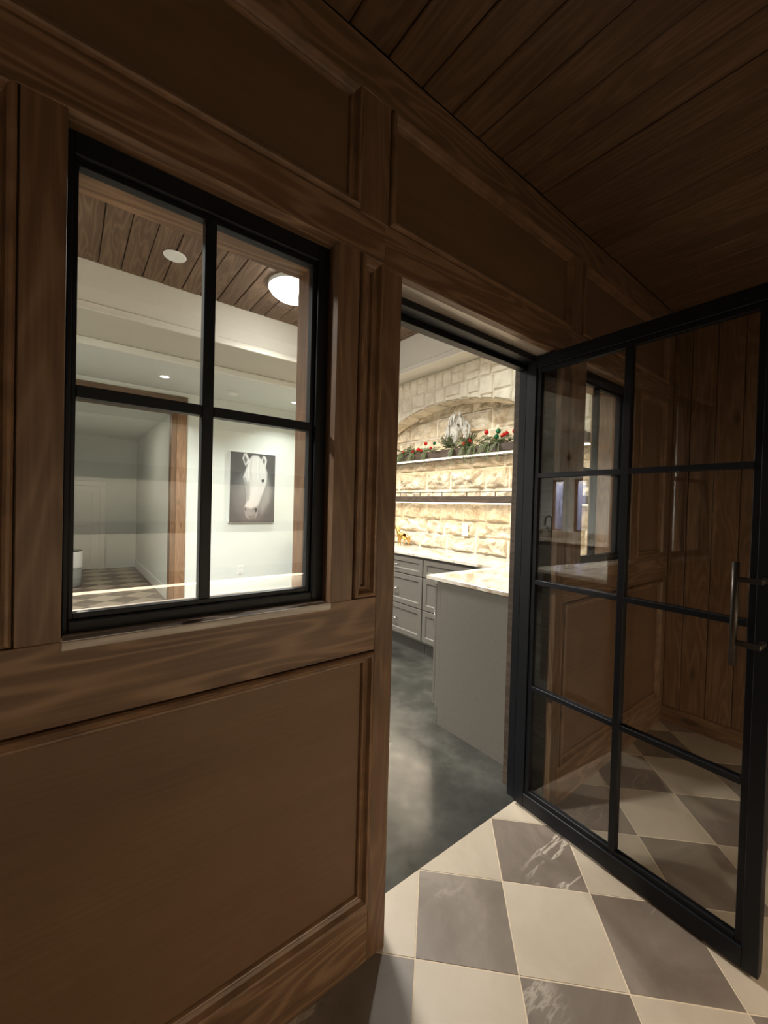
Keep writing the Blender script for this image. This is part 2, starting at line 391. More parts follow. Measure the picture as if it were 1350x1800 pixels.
# ------------------------------------------------------------------ windows in the front wall
def steel_window(name, x0, x1, label):
    z0, z1 = 1.124, 2.125
    r = struct(empty(name, ((x0 + x1) / 2, .06, z0)), label)
    for lo, hi, g in [((x0 - .015, .030, z0 - .015), (x0, YB + .012, z1 + .015), 2), ((x1, .030, z0 - .015), (x1 + .015, YB + .012, z1 + .015), 2), ((x0, .030, z1), (x1, YB + .012, z1 + .015), 0)]:
        box('jamb', lo, hi, WOOD[g], r, .001)
    s = box('sill', (x0, -.004, z0 - .018), (x1, YB + .03, z0), LITW, r, .002); s['label'] = 'wooden sill coloured pale to imitate window glare'  # glare on the sill is put into its pale colour
    ya, yb = .050, .098; L = .010 if name == 'window_1' else .02
    for lo, hi in [((x0, ya, z0), (x0 + L, yb, z1)), ((x1 - .034, ya, z0), (x1, yb, z1))]: box('frame_stile', lo, hi, STEEL, r, .002)
    for lo, hi in [((x0 + L, ya, z0), (x1 - .034, yb, z0 + .025)), ((x0 + L, ya, z1 - .045), (x1 - .034, yb, z1))]: box('frame_rail', lo, hi, STEEL, r, .002)
    xl, zl = x0 + L + .008, z0 + .037
    for lo, hi in [((x0 + L, .064, z0 + .025), (xl, .088, z1 - .045)), ((x1 - .046, .064, z0 + .025), (x1 - .034, .088, z1 - .045)),
                   ((xl, .064, z0 + .025), (x1 - .046, .088, zl)), ((xl, .064, z1 - .057), (x1 - .046, .088, z1 - .045))]:
        box('glazing_bead', lo, hi, STEEL, r, .001)
    xm, zm = x0 + .272, 1.6165
    box('muntin', (xm - .013, .062, zl), (xm + .013, .090, z1 - .057), STEEL, r, .0015)
    box('muntin', (xl, .062, zm - .012), (xm - .013, .090, zm + .012), STEEL, r, .0015)
    box('muntin', (xm + .013, .062, zm - .012), (x1 - .046, .090, zm + .012), STEEL, r, .0015)
    for xa, xb in ((xl, xm - .013), (xm + .013, x1 - .046)):
        for za, zb in ((zl, zm - .012), (zm + .012, z1 - .057)):
            box('pane', (xa, .0735, za), (xb, .0785, zb), GLASS, r)
    return r
steel_window('window_1', -.007, .583, 'black steel four-pane window in the panelled wall left of the doorway')
steel_window('window_2', 1.997, 2.587, 'black steel window behind the open glass door')

# ------------------------------------------------------------------ steel door frame and open door leaf
t = struct(empty('trim_1', (1.29, .14, 0)), 'black steel door frame lining the timber doorway')
box('head', (.81, .09, 2.084), (1.775, .19, 2.109), STEEL, t, .002)
box('stop', (.85, .150, 2.064), (1.735, .19, 2.084), STEEL, t, .0015)
for x0, x1, sx0, sx1 in ((.81, .85, .85, .87), (1.742, 1.775, 1.722, 1.742)):
    box('frame_jamb', (x0, .09, 0), (x1, .19, 2.084), STEEL, t, .002)
    box('stop', (sx0, .150, 0), (sx1, .19, 2.064), STEEL, t, .0015)
HNG = Vector((1.6948, .1328, 0)); DA = -.0602
ex = Vector((math.sin(DA), -math.cos(DA), 0)); en = Vector((math.cos(DA), math.sin(DA), 0))
door = struct(empty('door_1', HNG), 'open black steel door with eight glass panes swung into the hall')
def dbox(name, t0, t1, n0, n1, z0, z1, mat, bev=.0015, parent=None):
    bm = bmesh.new(); add_box(bm, (t0, n0, z0), (t1, n1, z1), bev)
    for v in bm.verts: v.co = HNG + ex * v.co.x + en * v.co.y + Vector((0, 0, v.co.z))
    bmesh.ops.recalc_face_normals(bm, faces=bm.faces)
    return obj(name, bm, mat, parent or door)
dbox('hinge_stile', 0, .052, 0, .042, .012, 2.1, STEEL, .002)
dbox('lock_stile', .842, .882, 0, .042, .012, 2.1, STEEL, .002)
dbox('bottom_rail', .052, .842, 0, .042, .012, .076, STEEL, .002)
dbox('top_rail', .052, .842, 0, .042, 2.048, 2.1, STEEL, .002)
dbox('glazing_bead', .052, .0725, .009, .033, .076, 2.048, STEEL); dbox('glazing_bead', .8225, .842, .009, .033, .076, 2.048, STEEL)
dbox('glazing_bead', .0725, .8225, .009, .033, .076, .0955, STEEL); dbox('glazing_bead', .0725, .8225, .009, .033, 2.0285, 2.048, STEEL)
tm = .4484; zs = [.0955, .5757, 1.067, 1.5557, 2.0285]
dbox('muntin', tm - .013, tm + .013, .006, .036, .0955, 2.0285, STEEL)
for zz in zs[1:4]:
    dbox('muntin', .0725, tm - .013, .006, .036, zz - .0105, zz + .0105, STEEL); dbox('muntin', tm + .013, .8225, .006, .036, zz - .0105, zz + .0105, STEEL)
for ta, tb in ((.0725, tm - .013), (tm + .013, .8225)):
    for k in range(4):
        za = zs[k] + (.0105 if k else 0); zb = zs[k + 1] - (.0105 if k < 3 else 0)
        dbox('pane', ta, tb, .0185, .0245, za, zb, GLASS, 0)
bm = bmesh.new(); hb = [HNG + ex * .808 + en * (-.062) + Vector((0, 0, z)) for z in (.948, 1.26)]
add_tube(bm, [hb[0], hb[1]], .0095, 16); handle = obj('handle', bm, BRONZE, door, True); handle['label'] = 'dark bronze round pull bar'
for z in (1.018, 1.208):
    bm = bmesh.new()
    add_box(bm, (.800, -.069, z - .0075), (.872, -.055, z + .0075), .0015); add_box(bm, (.858, -.056, z - .0075), (.872, .0, z + .0075), .0015)
    for v in bm.verts: v.co = HNG + ex * v.co.x + en * v.co.y + Vector((0, 0, v.co.z))
    bmesh.ops.recalc_face_normals(bm, faces=bm.faces)
    obj('standoff', bm, BRONZE, handle)
for z in (.35, 1.05, 1.78):
    bm = bmesh.new(); q = HNG + en * .048 + ex * .004
    add_tube(bm, [q + Vector((0, 0, z - .05)), q + Vector((0, 0, z + .05))], .008, 10); obj('hinge', bm, STEEL, door, True)

# ------------------------------------------------------------------ hall ceiling, other hall walls
ceil = struct(box('ceiling', (HX0, HY0, ZC + .018), (HX1, .03, ZC + .06), BLACKP), 'dark stained plank ceiling of the hall')
x = .871 - .137 * 23
while x < HX1:
    xa, xb = max(x + .002, HX0), min(x + .137 - .002, HX1)
    if xb - xa > .02: box('plank', (xa, HY0, ZC + rng.choice((0, 0, .0012, .002))), (xb, 0.0, ZC + .02), CEILW, ceil, .0035)
    x += .137
wr = struct(box('wall_right', (HX1 + .018, HY0, 0), (HX1 + .1, YB, ZC), BLACKP), 'dark vertical plank wall closing the hall beyond the glass door')
y = -.096 + .1325
while y > HY0:
    ya, yb = max(y - .1325 + .0015, HY0), min(y - .0015, 0)
    if yb - ya > .01: box('plank', (HX1, ya, .105), (HX1 + .02, yb, ZC), WOOD[2], wr, .003)
    y -= .1325
struct(box('baseboard_right', (HX1 - .012, HY0, 0), (HX1 + .018, 0, .105), WOOD[1], None, .002), 'dark stained skirting board below the plank wall')
wl = struct(box('wall_left', (HX0 - .1, HY0, 0), (HX0 - .018, YB, ZC), BLACKP), 'dark vertical plank wall at the left end of the hall')
y = 0
while y > HY0 + .05:
    box('plank', (HX0 - .02, max(y - .131, HY0), 0), (HX0, y - .0015, ZC), WOOD[2], wl, .003); y -= .1325
wb = struct(box('wall_back', (HX0, HY0 - .1, 0), (HX1, HY0, ZC), PLASTER), 'pale plaster wall of the hall behind the camera, mirrored in the window')
box('panel', (-1.5, HY0, 0), (2.3, -1.90, .82), PLASTER, wb)
for z0, z1, nm in [(1.935, 2.12, 'topmost and thickest'), (1.527, 1.618, 'second from top'), (1.18, 1.25, 'third from top'), (.838, .894, 'lowest')]:
    sh = empty('wall_shelf', (.3, -1.95, z0)); tag(sh, 'dark timber wall shelf mirrored in the left window, ' + nm, 'shelf', 'dark wall shelves mirrored in the window')
    box('board', (-1.5, HY0, z0), (2.3, -1.85, z1), DARKW, sh, .003)
    if z0 < 1: box('led_strip', (-1.45, -1.852, z0 - .012), (2.25, -1.840, z0 + .002), LED2, sh)
    area_light('shelf_light', (.75 if z0 > 1 else 1.5, -1.89 if z0 > 1 else -1.875, z0 - .013), (P_BACK * .45 if z0 > 1.9 else P_BACK) if z0 > 1 else P_BACK * 2.5, WARM, 2.9 if z0 > 1 else 1.4, .03, (-.85 if z0 > 1 else .15, 0, 0), parent=sh)

# ------------------------------------------------------------------ the room beyond: ceiling, bulkhead, walls
ZP, ZB, ZL = 3.13, 2.775, 2.71; XB, YBK, YST, YA = 2.75, 2.745, 3.39, 4.5
rc = struct(box('ceiling', (-2.6, YB, ZP + .018), (XB + .05, YBK + .05, ZP + .06), BLACKP), 'brown wood plank ceiling inside the tray of the lit room')
x = .161 - .14 * 20
while x < XB:
    xa, xb = max(x + .003, -2.6), min(x + .14 - .003, XB)
    if xb - xa > .02: box('plank', (xa, YB, ZP + rng.choice((0, .001, .003))), (xb, YBK, ZP + .02), ROOMW, rc, .004)
    x += .14
tr = struct(empty('trim_2', (1, 3, ZB)), 'cream painted bulkhead and crown around the plank ceiling tray')
bm = bmesh.new()
add_box(bm, (-3.3, YBK, ZB), (3.3, YST, ZP + .06)); add_box(bm, (XB, YB, ZB), (3.3, YBK, ZP + .06)); add_box(bm, (-3.3, YB, ZB), (-2.6, YBK, ZP + .06))
obj('bulkhead', bm, BULK, tr)
# small moulding round the lower edge of the tray
bm = bmesh.new()
add_box(bm, (-2.6, YBK - .022, ZB - .004), (XB, YBK, ZB + .055), .006); add_box(bm, (XB - .022, YB, ZB - .004), (XB, YBK - .022, ZB + .055), .006)
obj('edge_moulding', bm, BULK, tr)
bm = bmesh.new(); add_box(bm, (-3.3, YST - .03, ZL), (3.3, YST + .02, ZB), .008); obj('crown', bm, TRIMW, tr)
struct(box('ceiling', (-3.3, YST + .02, ZL), (3.3, YA + .12, ZL + .1), PLASTER), 'white plaster ceiling above the painting wall')
# far wall with the timber cased opening
XO0, XO1, ZO = -.62, 1.0, 2.48
bm = bmesh.new(); add_box(bm, (XO1 + .06, YA, 0), (3.3, YA + .12, ZL)); add_box(bm, (-3.3, YA, 0), (XO0 - .12, YA + .12, ZL)); add_box(bm, (XO0 - .12, YA, ZO + .1), (XO1 + .06, YA + .12, ZL))
struct(obj('wall_far', bm, PLASTER), 'white plaster wall with the horse picture and timber opening')
t3 = struct(empty('trim_3', (.3, YA, 0)), 'brown timber casing around the opening in the white wall')
box('post', (1.04, YA - .02, 0), (1.155, YA + .14, 2.455), POSTW, t3, .004); box('post_edge', (.985, YA - .005, 0), (1.04, YA + .14, 2.455), WOOD[2], t3, .002)
box('post', (XO0 - .155, YA - .02, 0), (XO0, YA + .14, 2.455), POSTW, t3, .004)
box('header', (XO0 - .155, YA - .03, 2.455), (1.155, YA + .15, 2.655), HEADW, t3, .004)
struct(box('baseboard_far', (1.155, YA - .016, 0), (3.15, YA, .19), TRIMW, None, .004), 'white skirting board below the horse picture')
# passage beyond the opening
bm = bmesh.new(); add_box(bm, (1.12, YA + .12, 0), (1.2, 8.75, 2.6)); struct(obj('wall_passage_right', bm, PLASTER), 'white right wall of the far passage')
bm = bmesh.new(); add_box(bm, (-.7, YA + .12, 0), (-.62, 8.75, 2.6)); struct(obj('wall_passage_left', bm, PLASTER), 'white left wall of the far passage')
struct(box('wall_passage_end', (-.7, 8.75, 0), (1.2, 8.85, 2.6), PLASTER), 'white end wall of the far passage')
struct(box('ceiling', (-.7, YA + .12, 2.6), (1.2, 8.85, 2.7), PLASTER), 'white ceiling of the far passage')
struct(box('baseboard_passage', (1.105, YA + .14, 0), (1.12, 8.75, .16), TRIMW, None, .003), 'white skirting along the right wall of the far passage')
d2 = struct(empty('door_2', (.1, 8.74, 0)), 'white cased door at the end of the far passage')
for lo, hi in [((.50, 8.71, 0), (.6, 8.75, 1.62)), ((-.4, 8.71, 0), (-.3, 8.75, 1.62)), ((-.4, 8.71, 1.62), (.6, 8.75, 1.72))]: box('casing', lo, hi, TRIMW, d2, .005)
box('door_leaf', (-.3, 8.725, .01), (.5, 8.75, 1.62), TRIMW, d2, .003)
for zz in ((.15, .75), (.85, 1.5)): box('door_panel', (-.18, 8.715, zz[0]), (.38, 8.727, zz[1]), TRIMW, d2, .006)
area_light('passage_light', (.2, 6.2, 2.58), 7.0, NEUT, .3)

# ------------------------------------------------------------------ stone wall with arched niche (right side of the room)
XF, XN = 2.95, 3.15; YC, ZT, RA = 1.87, 2.447, 2.35; YL0, YL1 = .42, 3.32
def arch_z(y): return ZT - (RA - math.sqrt(max(RA * RA - (y - YC) ** 2, 0)))
bm = bmesh.new()
add_box(bm, (XN, YB, 0), (3.3, YA, ZB))
ys = [YL0 + (YL1 - YL0) * k / 32 for k in range(33)]
prev = None
for y_ in ys:
    z_ = arch_z(y_); q = [bm.verts.new(c) for c in ((XF + .014, y_, z_), (XN, y_, z_), (XF + .014, y_, ZB), (XN, y_, ZB))]
    if prev: bm.faces.new((prev[0], prev[2], q[2], q[0])); bm.faces.new((prev[0], q[0], q[1], prev[1]))
    prev = q
add_box(bm, (XF + .014, YB, .95), (XN, YL0, ZB)); add_box(bm, (XF + .014, YL1, .95), (XN, YA, ZB))
wall_stone = struct(obj('wall_stone', bm, MORTAR), 'cream rough stone wall with an arched niche over the worktop')
def stone_face(poly, xp, proud, mat, rough, nu=0):
    """poly in (y,z), convex; stands proud of plane x=xp towards -x"""
    n = len(poly); cy, cz = sum(q[0] for q in poly) / n, sum(q[1] for q in poly) / n
    pts = []
    for k in range(n):
        a, b = poly[k], poly[(k + 1) % n]; m_ = max(1, int(math.dist(a, b) / (.035 if nu else .06)))
        for j in range(m_): pts.append((a[0] + (b[0] - a[0]) * j / m_, a[1] + (b[1] - a[1]) * j / m_))
    bm = bmesh.new(); rings = []
    levels = [(1.0, -.3, 0), (0.97, .12, .1), (.88, .65, .8), (.74, .95, 1.1), (.58, 1.0, 1.2), (.42, 1.05, 1.2), (.26, 1.05, 1.2), (.12, 1.05, 1.2)] if nu else [(1.0, -.4, 0), (.95, .25, .3), (.82, .9, .8), (.45, 1.05, 1)]
    for sc, h, rr in levels:
        ring = []
        for (y_, z_) in pts:
            yy, zz = cy + (y_ - cy) * sc, cz + (z_ - cz) * sc
            nz = noise.noise(Vector((yy * 9, zz * 9, xp))) * rough * rr + noise.noise(Vector((yy * 23, zz * 23, 3))) * rough * .5 * rr
            jy = noise.noise(Vector((yy * 14, zz * 14, 9))) * .006 * min(1, rr * 2 + .3)
            ring.append(bm.verts.new((xp - h * proud - nz, yy + jy, zz + jy * .7)))
        rings.append(ring)
    for a, b in zip(rings, rings[1:]):
        for k in range(len(pts)): bm.faces.new((a[k], b[k], b[(k + 1) % len(pts)], a[(k + 1) % len(pts)]))
    c = bm.verts.new((xp - proud * 1.05 - noise.noise(Vector((cy * 9, cz * 9, xp))) * rough, cy, cz))
    for k in range(len(pts)): bm.faces.new((rings[-1][k], c, rings[-1][(k + 1) % len(pts)]))
    bmesh.ops.recalc_face_normals(bm, faces=bm.faces)
    obj('stone', bm, mat, wall_stone)
# face stones above the arch
z = 1.85; r2 = random.Random(3)
while z < ZB - .03:
    h = min(r2.uniform(.19, .28), ZB - z)
    if ZB - z - h < .06: h = ZB - z
    y = .42
    while y < 3.4:
        wd = r2.uniform(.09, .20); j = .004
        P = [(y + j, z + j), (y + wd - j, z + j), (y + wd - j, z + h - j), (y + j, z + h - j)]
        ymid = min(max(y + wd / 2, YL0), YL1); zz = arch_z(ymid); s = -(ymid - YC) / math.sqrt(RA * RA - (ymid - YC) ** 2)
        P = clip(P, s, -1.0, -(zz + .004 - s * ymid))   # z >= tangent line
        if len(P) >= 3:
            ar = abs(sum(P[k][0] * P[(k + 1) % len(P)][1] - P[(k + 1) % len(P)][0] * P[k][1] for k in range(len(P)))) / 2
            if ar > .0025:
                sp = z + h * r2.uniform(.35, .65)
                parts = [clip(P, 0, 1, sp - .004), clip(P, 0, -1, -sp - .004)] if (r2.random() < .5 and wd > .11) else [P]
                for Q in parts:
                    if len(Q) >= 3 and max(q[1] for q in Q) - min(q[1] for q in Q) > .03: stone_face(Q, XF + .014, .016, STONE_A, .010)
        y += wd
    z += h
# voussoir soffit under the arch
k = 0; a0 = math.asin((YL0 - YC) / RA); a1 = math.asin((YL1 - YC) / RA); NV = 15
for k in range(NV):
    ta, tb = a0 + (a1 - a0) * (k + .03) / NV, a0 + (a1 - a0) * (k + .97) / NV
    bm = bmesh.new(); grid = []
    for i in range(7):
        row = []
        for j in range(5):
            tt = ta + (tb - ta) * i / 6; xx = XF - .004 + (XN - XF + .004) * j / 4
            edge = (i in (0, 6)) or (j in (0, 4))
            dr = (.004 if edge else .016) + noise.noise(Vector((tt * 30, xx * 20, 5))) * .012 * (0.3 if edge else 1)
            rr = RA - dr; row.append(bm.verts.new((xx, YC + rr * math.sin(tt), ZT - RA + rr * math.cos(tt))))
        grid.append(row)
    for i in range(6):
        for j in range(4): bm.faces.new((grid[i][j], grid[i + 1][j], grid[i + 1][j + 1], grid[i][j + 1]))
    obj('stone', bm, STONE_B, wall_stone)
# rock-faced blocks of the niche
z = .955; ci = 0; r3 = random.Random(11)
for h in (.16, .15, .19, .13, .20, .17, .19, .19, .14):
    y = YL0 - r3.uniform(0, .2)
    while y < YL1:
        wd = r3.uniform(.24, .52); ya, yb = max(y, YL0), min(y + wd, YL1); j = .005
        P = [(ya + j, z + j), (yb - j, z + j), (yb - j, z + h - j), (ya + j, z + h - j)]
        ymid = (ya + yb) / 2; zz = arch_z(ymid); s = -(ymid - YC) / math.sqrt(RA * RA - (ymid - YC) ** 2)
        if yb - ya > .05: P = clip(P, -s, 1.0, (zz + .01 - s * ymid))
        else: P = []
        if len(P) >= 3 and max(q[1] for q in P) - min(q[1] for q in P) > .04: stone_face(P, XN, .026, STONE_B, .034, 1)
        y += wd
    z += h
# pier stones left and right of the niche
for (ya, yb) in ((YB, YL0), (YL1, YA)):
    z = .96
    while z < 1.85:
        h = r3.uniform(.15, .25); y = ya
        while y < yb - .02:
            wd = min(r3.uniform(.15, .35), yb - y)
            if yb - y - wd < .08: wd = yb - y
            stone_face([(y + .006, z + .006), (y + wd - .006, z + .006), (y + wd - .006, z + h - .006), (y + .006, z + h - .006)], XF + .014, .02, STONE_A, .01); y += wd
        z += h

# ------------------------------------------------------------------ shelves in the niche
def niche_shelf(z0, z1, x0, label):
    r = empty('niche_shelf', (3.0, 1.87, z0)); tag(r, label, 'shelf')
    box('board', (x0, YL0 + .01, z0), (XN - .06, YL1 - .01, z1), DARKW, r, .004)
    box('led_channel', (x0 + .05, YL0 + .03, z0 - .008), (x0 + .10, YL1 - .03, z0), LEDM, r, .001)
    area_light('shelf_light', (x0 + .075, (YL0 + YL1) / 2, z0 - .018), P_LED, WARM, .05, YL1 - YL0 - .2, (0, 0.25, 0), parent=r)
    return r
s1 = niche_shelf(1.895, 1.965, 2.92, 'dark timber shelf in the stone niche carrying the Christmas garland')
box('valance', (2.945, YL0 + .02, 1.855), (2.951, YL1 - .02, 1.862), DARKW, s1)
s2 = niche_shelf(1.447, 1.508, 2.92, 'dark timber shelf with thin metal gallery rail, lower in the stone niche')
rail = []
bm = bmesh.new(); add_tube(bm, [(2.93, YL0 + .05, 1.546), (2.93, YL1 - .05, 1.546)], .004, 8); gr = obj('gallery_rail', bm, BRONZE, s2)
for k in range(10):
    bm = bmesh.new(); yy = 2.49 + .318 * (2 - k) if k < 9 else 3.2
    if YL0 + .03 < yy < YL1 - .03:
        add_tube(bm, [(2.93, yy, 1.508), (2.93, yy, 1.546)], .004, 6); obj('post', bm, BRONZE, gr)
    else: bm.free()
area_light('niche_uplight', (3.05, (YL0 + YL1) / 2, 1.975), P_LED * .30, WARM, .05, YL1 - YL0 - .3, (math.pi, 0, 0), parent=s1)

# ------------------------------------------------------------------ worktop, cabinets, peninsula
ZW = .95; XCF = 2.612
bm = bmesh.new()
P = [(XCF, .9585), (XCF, YA - .2), (XN - .031, YA - .2), (XN - .031, YB + .03), (1.88, YB + .03), (1.88, .9585)]
def ext(bm, P, z0, z1, bev):
    if sum(P[k][0] * P[(k + 1) % len(P)][1] - P[(k + 1) % len(P)][0] * P[k][1] for k in range(len(P))) < 0: P = P[::-1]
    f = bm.faces.new([bm.verts.new((q[0], q[1], z1)) for q in P]); r = bmesh.ops.extrude_face_region(bm, geom=[f])
    bmesh.ops.translate(bm, verts=[g for g in r['geom'] if isinstance(g, bmesh.types.BMVert)], vec=(0, 0, z0 - z1))
    bmesh.ops.recalc_face_normals(bm, faces=bm.faces)
    if bev: bmesh.ops.bevel(bm, geom=[e for e in bm.edges], offset=bev, segments=1, affect='EDGES')
ext(bm, P, ZW - .026, ZW, .0025)
tag(obj('worktop', bm, QUARTZ), 'L-shaped pale veined quartz worktop along the stone wall and peninsula', 'worktop')
def shaker(bm, y0, y1, z0, z1, x, th=.02, rail=.05):
    """front facing -x: outer frame proud, inner panel recessed with sloped edge"""
    def ring(d, xx): return [bm.verts.new(q) for q in ((xx, y0 + d, z0 + d), (xx, y1 - d, z0 + d), (xx, y1 - d, z1 - d), (xx, y0 + d, z1 - d))]
    R = [ring(0, x + th), ring(0, x + .002), ring(.002, x), ring(rail, x), ring(rail + .008, x + .009)]
    for a, b in zip(R, R[1:]):
        for k in range(4): bm.faces.new((a[k], b[k], b[(k + 1) % 4], a[(k + 1) % 4]))
    bm.faces.new(R[-1]); bm.faces.new(R[0][::-1]); bmesh.ops.recalc_face_normals(bm, faces=bm.faces)
def pull(parent, x, y, z):
    bm = bmesh.new()
    add_tube(bm, [(x - .026, y - .035, z), (x - .026, y + .035, z)], .0055, 8); add_tube(bm, [(x - .026, y - .022, z), (x, y - .022, z)], .004, 6); add_tube(bm, [(x - .026, y + .022, z), (x, y + .022, z)], .004, 6)
    obj('handle', bm, NICKEL, parent, True)['label'] = 'brushed nickel bar pull'
XD = 2.628
cabs = [(1.782, 2.43, 'grey drawer cabinet under the worktop, left one of the row in the doorway'), (1.0, 1.778, 'grey drawer cabinet under the worktop, partly hidden by the peninsula'), (2.434, 3.05, 'grey drawer cabinet under the worktop, hidden behind the door jamb')]
for y0, y1, lab in cabs[:2]:
    r = empty('drawer_cabinet', (2.85, (y0 + y1) / 2, 0)); tag(r, lab, 'cabinet', 'grey base cabinets below the worktop')
    box('carcass', (XD + .022, y0, .115), (XN - .025, y1, ZW - .026), CABM, r)
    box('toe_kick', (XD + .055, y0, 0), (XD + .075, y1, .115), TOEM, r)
    for z0, z1 in ((.737, .905), (.434, .732), (.135, .429)):
        bm = bmesh.new(); shaker(bm, y0 + .004, y1 - .004, z0 + .002, z1 - .002, XD, rail=.045); d = obj('drawer', bm, CABM, r)
        pull(d, XD, (y0 + y1) / 2 + (.05 if y0 > 1.5 else 0), (z0 + z1) / 2)
r = empty('peninsula_cabinet', (2.25, .55, 0)); tag(r, 'grey peninsula cabinet with plain end panel just inside the doorway', 'cabinet')
box('end_panel', (1.893, YB + .03, 0), (1.912, .836, ZW - .026), CABM, r, .001)
box('carcass', (1.913, YB + .03, .115), (XD + .02, .870, ZW - .026), CABM, r)
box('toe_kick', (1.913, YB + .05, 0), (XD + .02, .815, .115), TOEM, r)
box('side_stile', (1.896, .838, .105), (1.911, .872, ZW - .03), CABM, r, .001)
for x0, x1 in ((1.897, 2.25), (2.256, 2.6)):
    bm = bmesh.new(); add_box(bm, (x0, .874, .12), (x1, .893, .90), .002); dd = obj('door', bm, CABM, r)
    bm = bmesh.new(); add_tube(bm, [(x0 + .03, .918, .6), (x0 + .03, .918, .72)], .005, 8); add_tube(bm, [(x0 + .03, .893, .62), (x0 + .03, .918, .62)], .004, 6); add_tube(bm, [(x0 + .03, .893, .70), (x0 + .03, .918, .70)], .004, 6)
    obj('handle', bm, NICKEL, dd, True)

# ------------------------------------------------------------------ things on the stone wall and worktop
def plate(name, c, wy, wz, ax, label, cat, slots=True):
    r = empty(name, c)
    def bx(n, a0, a1, z0, z1, d0, d1, m):
        if ax == 'x': return box(n, (c[0] - d1, c[1] + a0, c[2] + z0), (c[0] - d0, c[1] + a1, c[2] + z1), m, r, .0008)
        return box(n, (c[0] + a0, c[1] - d1, c[2] + z0), (c[0] + a1, c[1] - d0, c[2] + z1), m, r, .0008)
    bx('cover', -wy / 2, wy / 2, -wz / 2, wz / 2, 0, .006, WHITEP)
    for s in (-1, 1):
        bx('socket', -wy * .22, wy * .22, s * wz * .24 - wz * .14, s * wz * .24 + wz * .14, .006, .009, TRIMW)
        for q in (-1, 1): bx('slot', q * wy * .1 - .001, q * wy * .1 + .001, s * wz * .24 - .004, s * wz * .24 + .006, .009, .0094, BLACKP)
    return tag(r, label, cat)
plate('outlet', (3.112, 1.70, 1.18), .072, .117, 'x', 'white outlet plate on the rough stone below the lower shelf', 'outlet')
plate('outlet', (1.843, YA, .485), .075, .12, 'y', 'white outlet low on the white wall under the horse picture', 'outlet')

# carved horse head in the niche
def tube_obj(name, chains, mat, parent, seg=7):
    bm = bmesh.new()
    for pts, rad in chains: add_tube(bm, pts, rad, seg)
    return obj(name, bm, mat, parent, True)
hc = Vector((3.06, 1.745, 1.965))
hr = empty('horse_head_carving', hc); tag(hr, 'pale grey carved horse head with flowing mane above the garland', 'sculpture')
def H(dx, dy, dz): return (hc.x - dx, hc.y + dy, hc.z + dz)
bm = bmesh.new()
prof = [(.018, .02, .085, .045), (.05, .03, .08, .05), (.09, .045, .07, .056), (.14, .06, .06, .066), (.19, .07, .05, .078), (.23, .075, .04, .085), (.27, .075, .035, .086), (.305, .06, .03, .075), (.33, .03, .02, .045)]
rings = []
for z_, d_, off, hw in prof:
    ring = []
    for k in range(16):
        a = 2 * math.pi * k / 16
        ring.append(bm.verts.new(H(off + d_ * math.cos(a), hw * .82 * math.sin(a) + .012, z_)))
    rings.append(ring)
for a, b in zip(rings, rings[1:]):
    for k in range(16): bm.faces.new((a[k], a[(k + 1) % 16], b[(k + 1) % 16], b[k]))
bm.faces.new(rings[0][::-1]); bm.faces.new(rings[-1]); bmesh.ops.recalc_face_normals(bm, faces=bm.faces)
obj('head', bm, CARVE, hr, True)
for s in (-1, 1):
    tube_obj('ear', [([H(.05, .012 + s * .035, .315), H(.06, .012 + s * .045, .345), H(.06, .012 + s * .04, .372)], [.016, .017, .003])], CARVE, hr)
    bm = bmesh.new(); bmesh.ops.create_icosphere(bm, subdivisions=2, radius=.011)
    bmesh.ops.translate(bm, verts=bm.verts, vec=H(.10, .012 + s * .058, .235)); obj('eye', bm, TOEM, hr, True)
    bm = bmesh.new(); bmesh.ops.create_icosphere(bm, subdivisions=2, radius=.012)
    bmesh.ops.translate(bm, verts=bm.verts, vec=H(.105, .012 + s * .024, .045)); obj('nostril', bm, TOEM, hr, True)
r4 = random.Random(5)
for s in (-1, 1):
    for k in range(11):
        t_ = .28 + .72 * k / 10; ch = []
        y0 = .012 + s * (.02 + .055 * t_); y1 = .012 + s * (.085 + .10 * t_ + r4.uniform(-.012, .012)); L = .02 + .17 * r4.random() * .6
        pts = []
        for q in range(7):
            u_ = q / 6; pts.append(H(.075 - .045 * t_ + .015 * math.sin(u_ * 5 + k), y0 + (y1 - y0) * (u_ ** .7) + s * .012 * math.sin(u_ * 7 + k * 1.3), .335 - .05 * t_ - (.335 - .05 * t_ - L) * u_))
        ch.append((pts, [.008, .014, .015, .014, .013, .011, .003]))
        tube_obj('mane_lock', ch, CARVE, hr, 6)
for k in range(3):
    y0 = .012 + (k - 1) * .022
    tube_obj('forelock', [([H(.09, y0 * .8, .345), H(.118, y0 * 1.1, .31), H(.128, y0 * 1.3 + .006 * (k % 2), .27), H(.13, y0 * 1.2, .235 - .02 * (k % 3))], [.007, .011, .010, .002])], CARVE, hr, 6)

# gold horse figurine at the left of the worktop
def skin_mesh(name, verts, edges, radii, mat, parent=None, root=0, levels=1):
    me = bpy.data.meshes.new(name); c = sum((Vector(v) for v in verts), Vector()) / len(verts)
    me.from_pydata([Vector(v) - c for v in verts], edges, []); o = link(name, me, mat, parent, c)
    sk = o.modifiers.new('skin', 'SKIN'); sk.use_smooth_shade = True
    for i, rr in enumerate(radii): me.skin_vertices[0].data[i].radius = (rr, rr)
    for i in range(len(verts)): me.skin_vertices[0].data[i].use_root = (i == root)
    sb = o.modifiers.new('sub', 'SUBSURF'); sb.levels = levels; sb.render_levels = levels
    return o
g0 = Vector((2.985, 2.50, ZW))
gr_ = empty('horse_figurine', g0); tag(gr_, 'small gold horse figurine standing on the worktop beside the door jamb', 'figurine')
def G(dy, dz, dx=0): return (g0.x + dx, g0.y + dy, g0.z + dz)
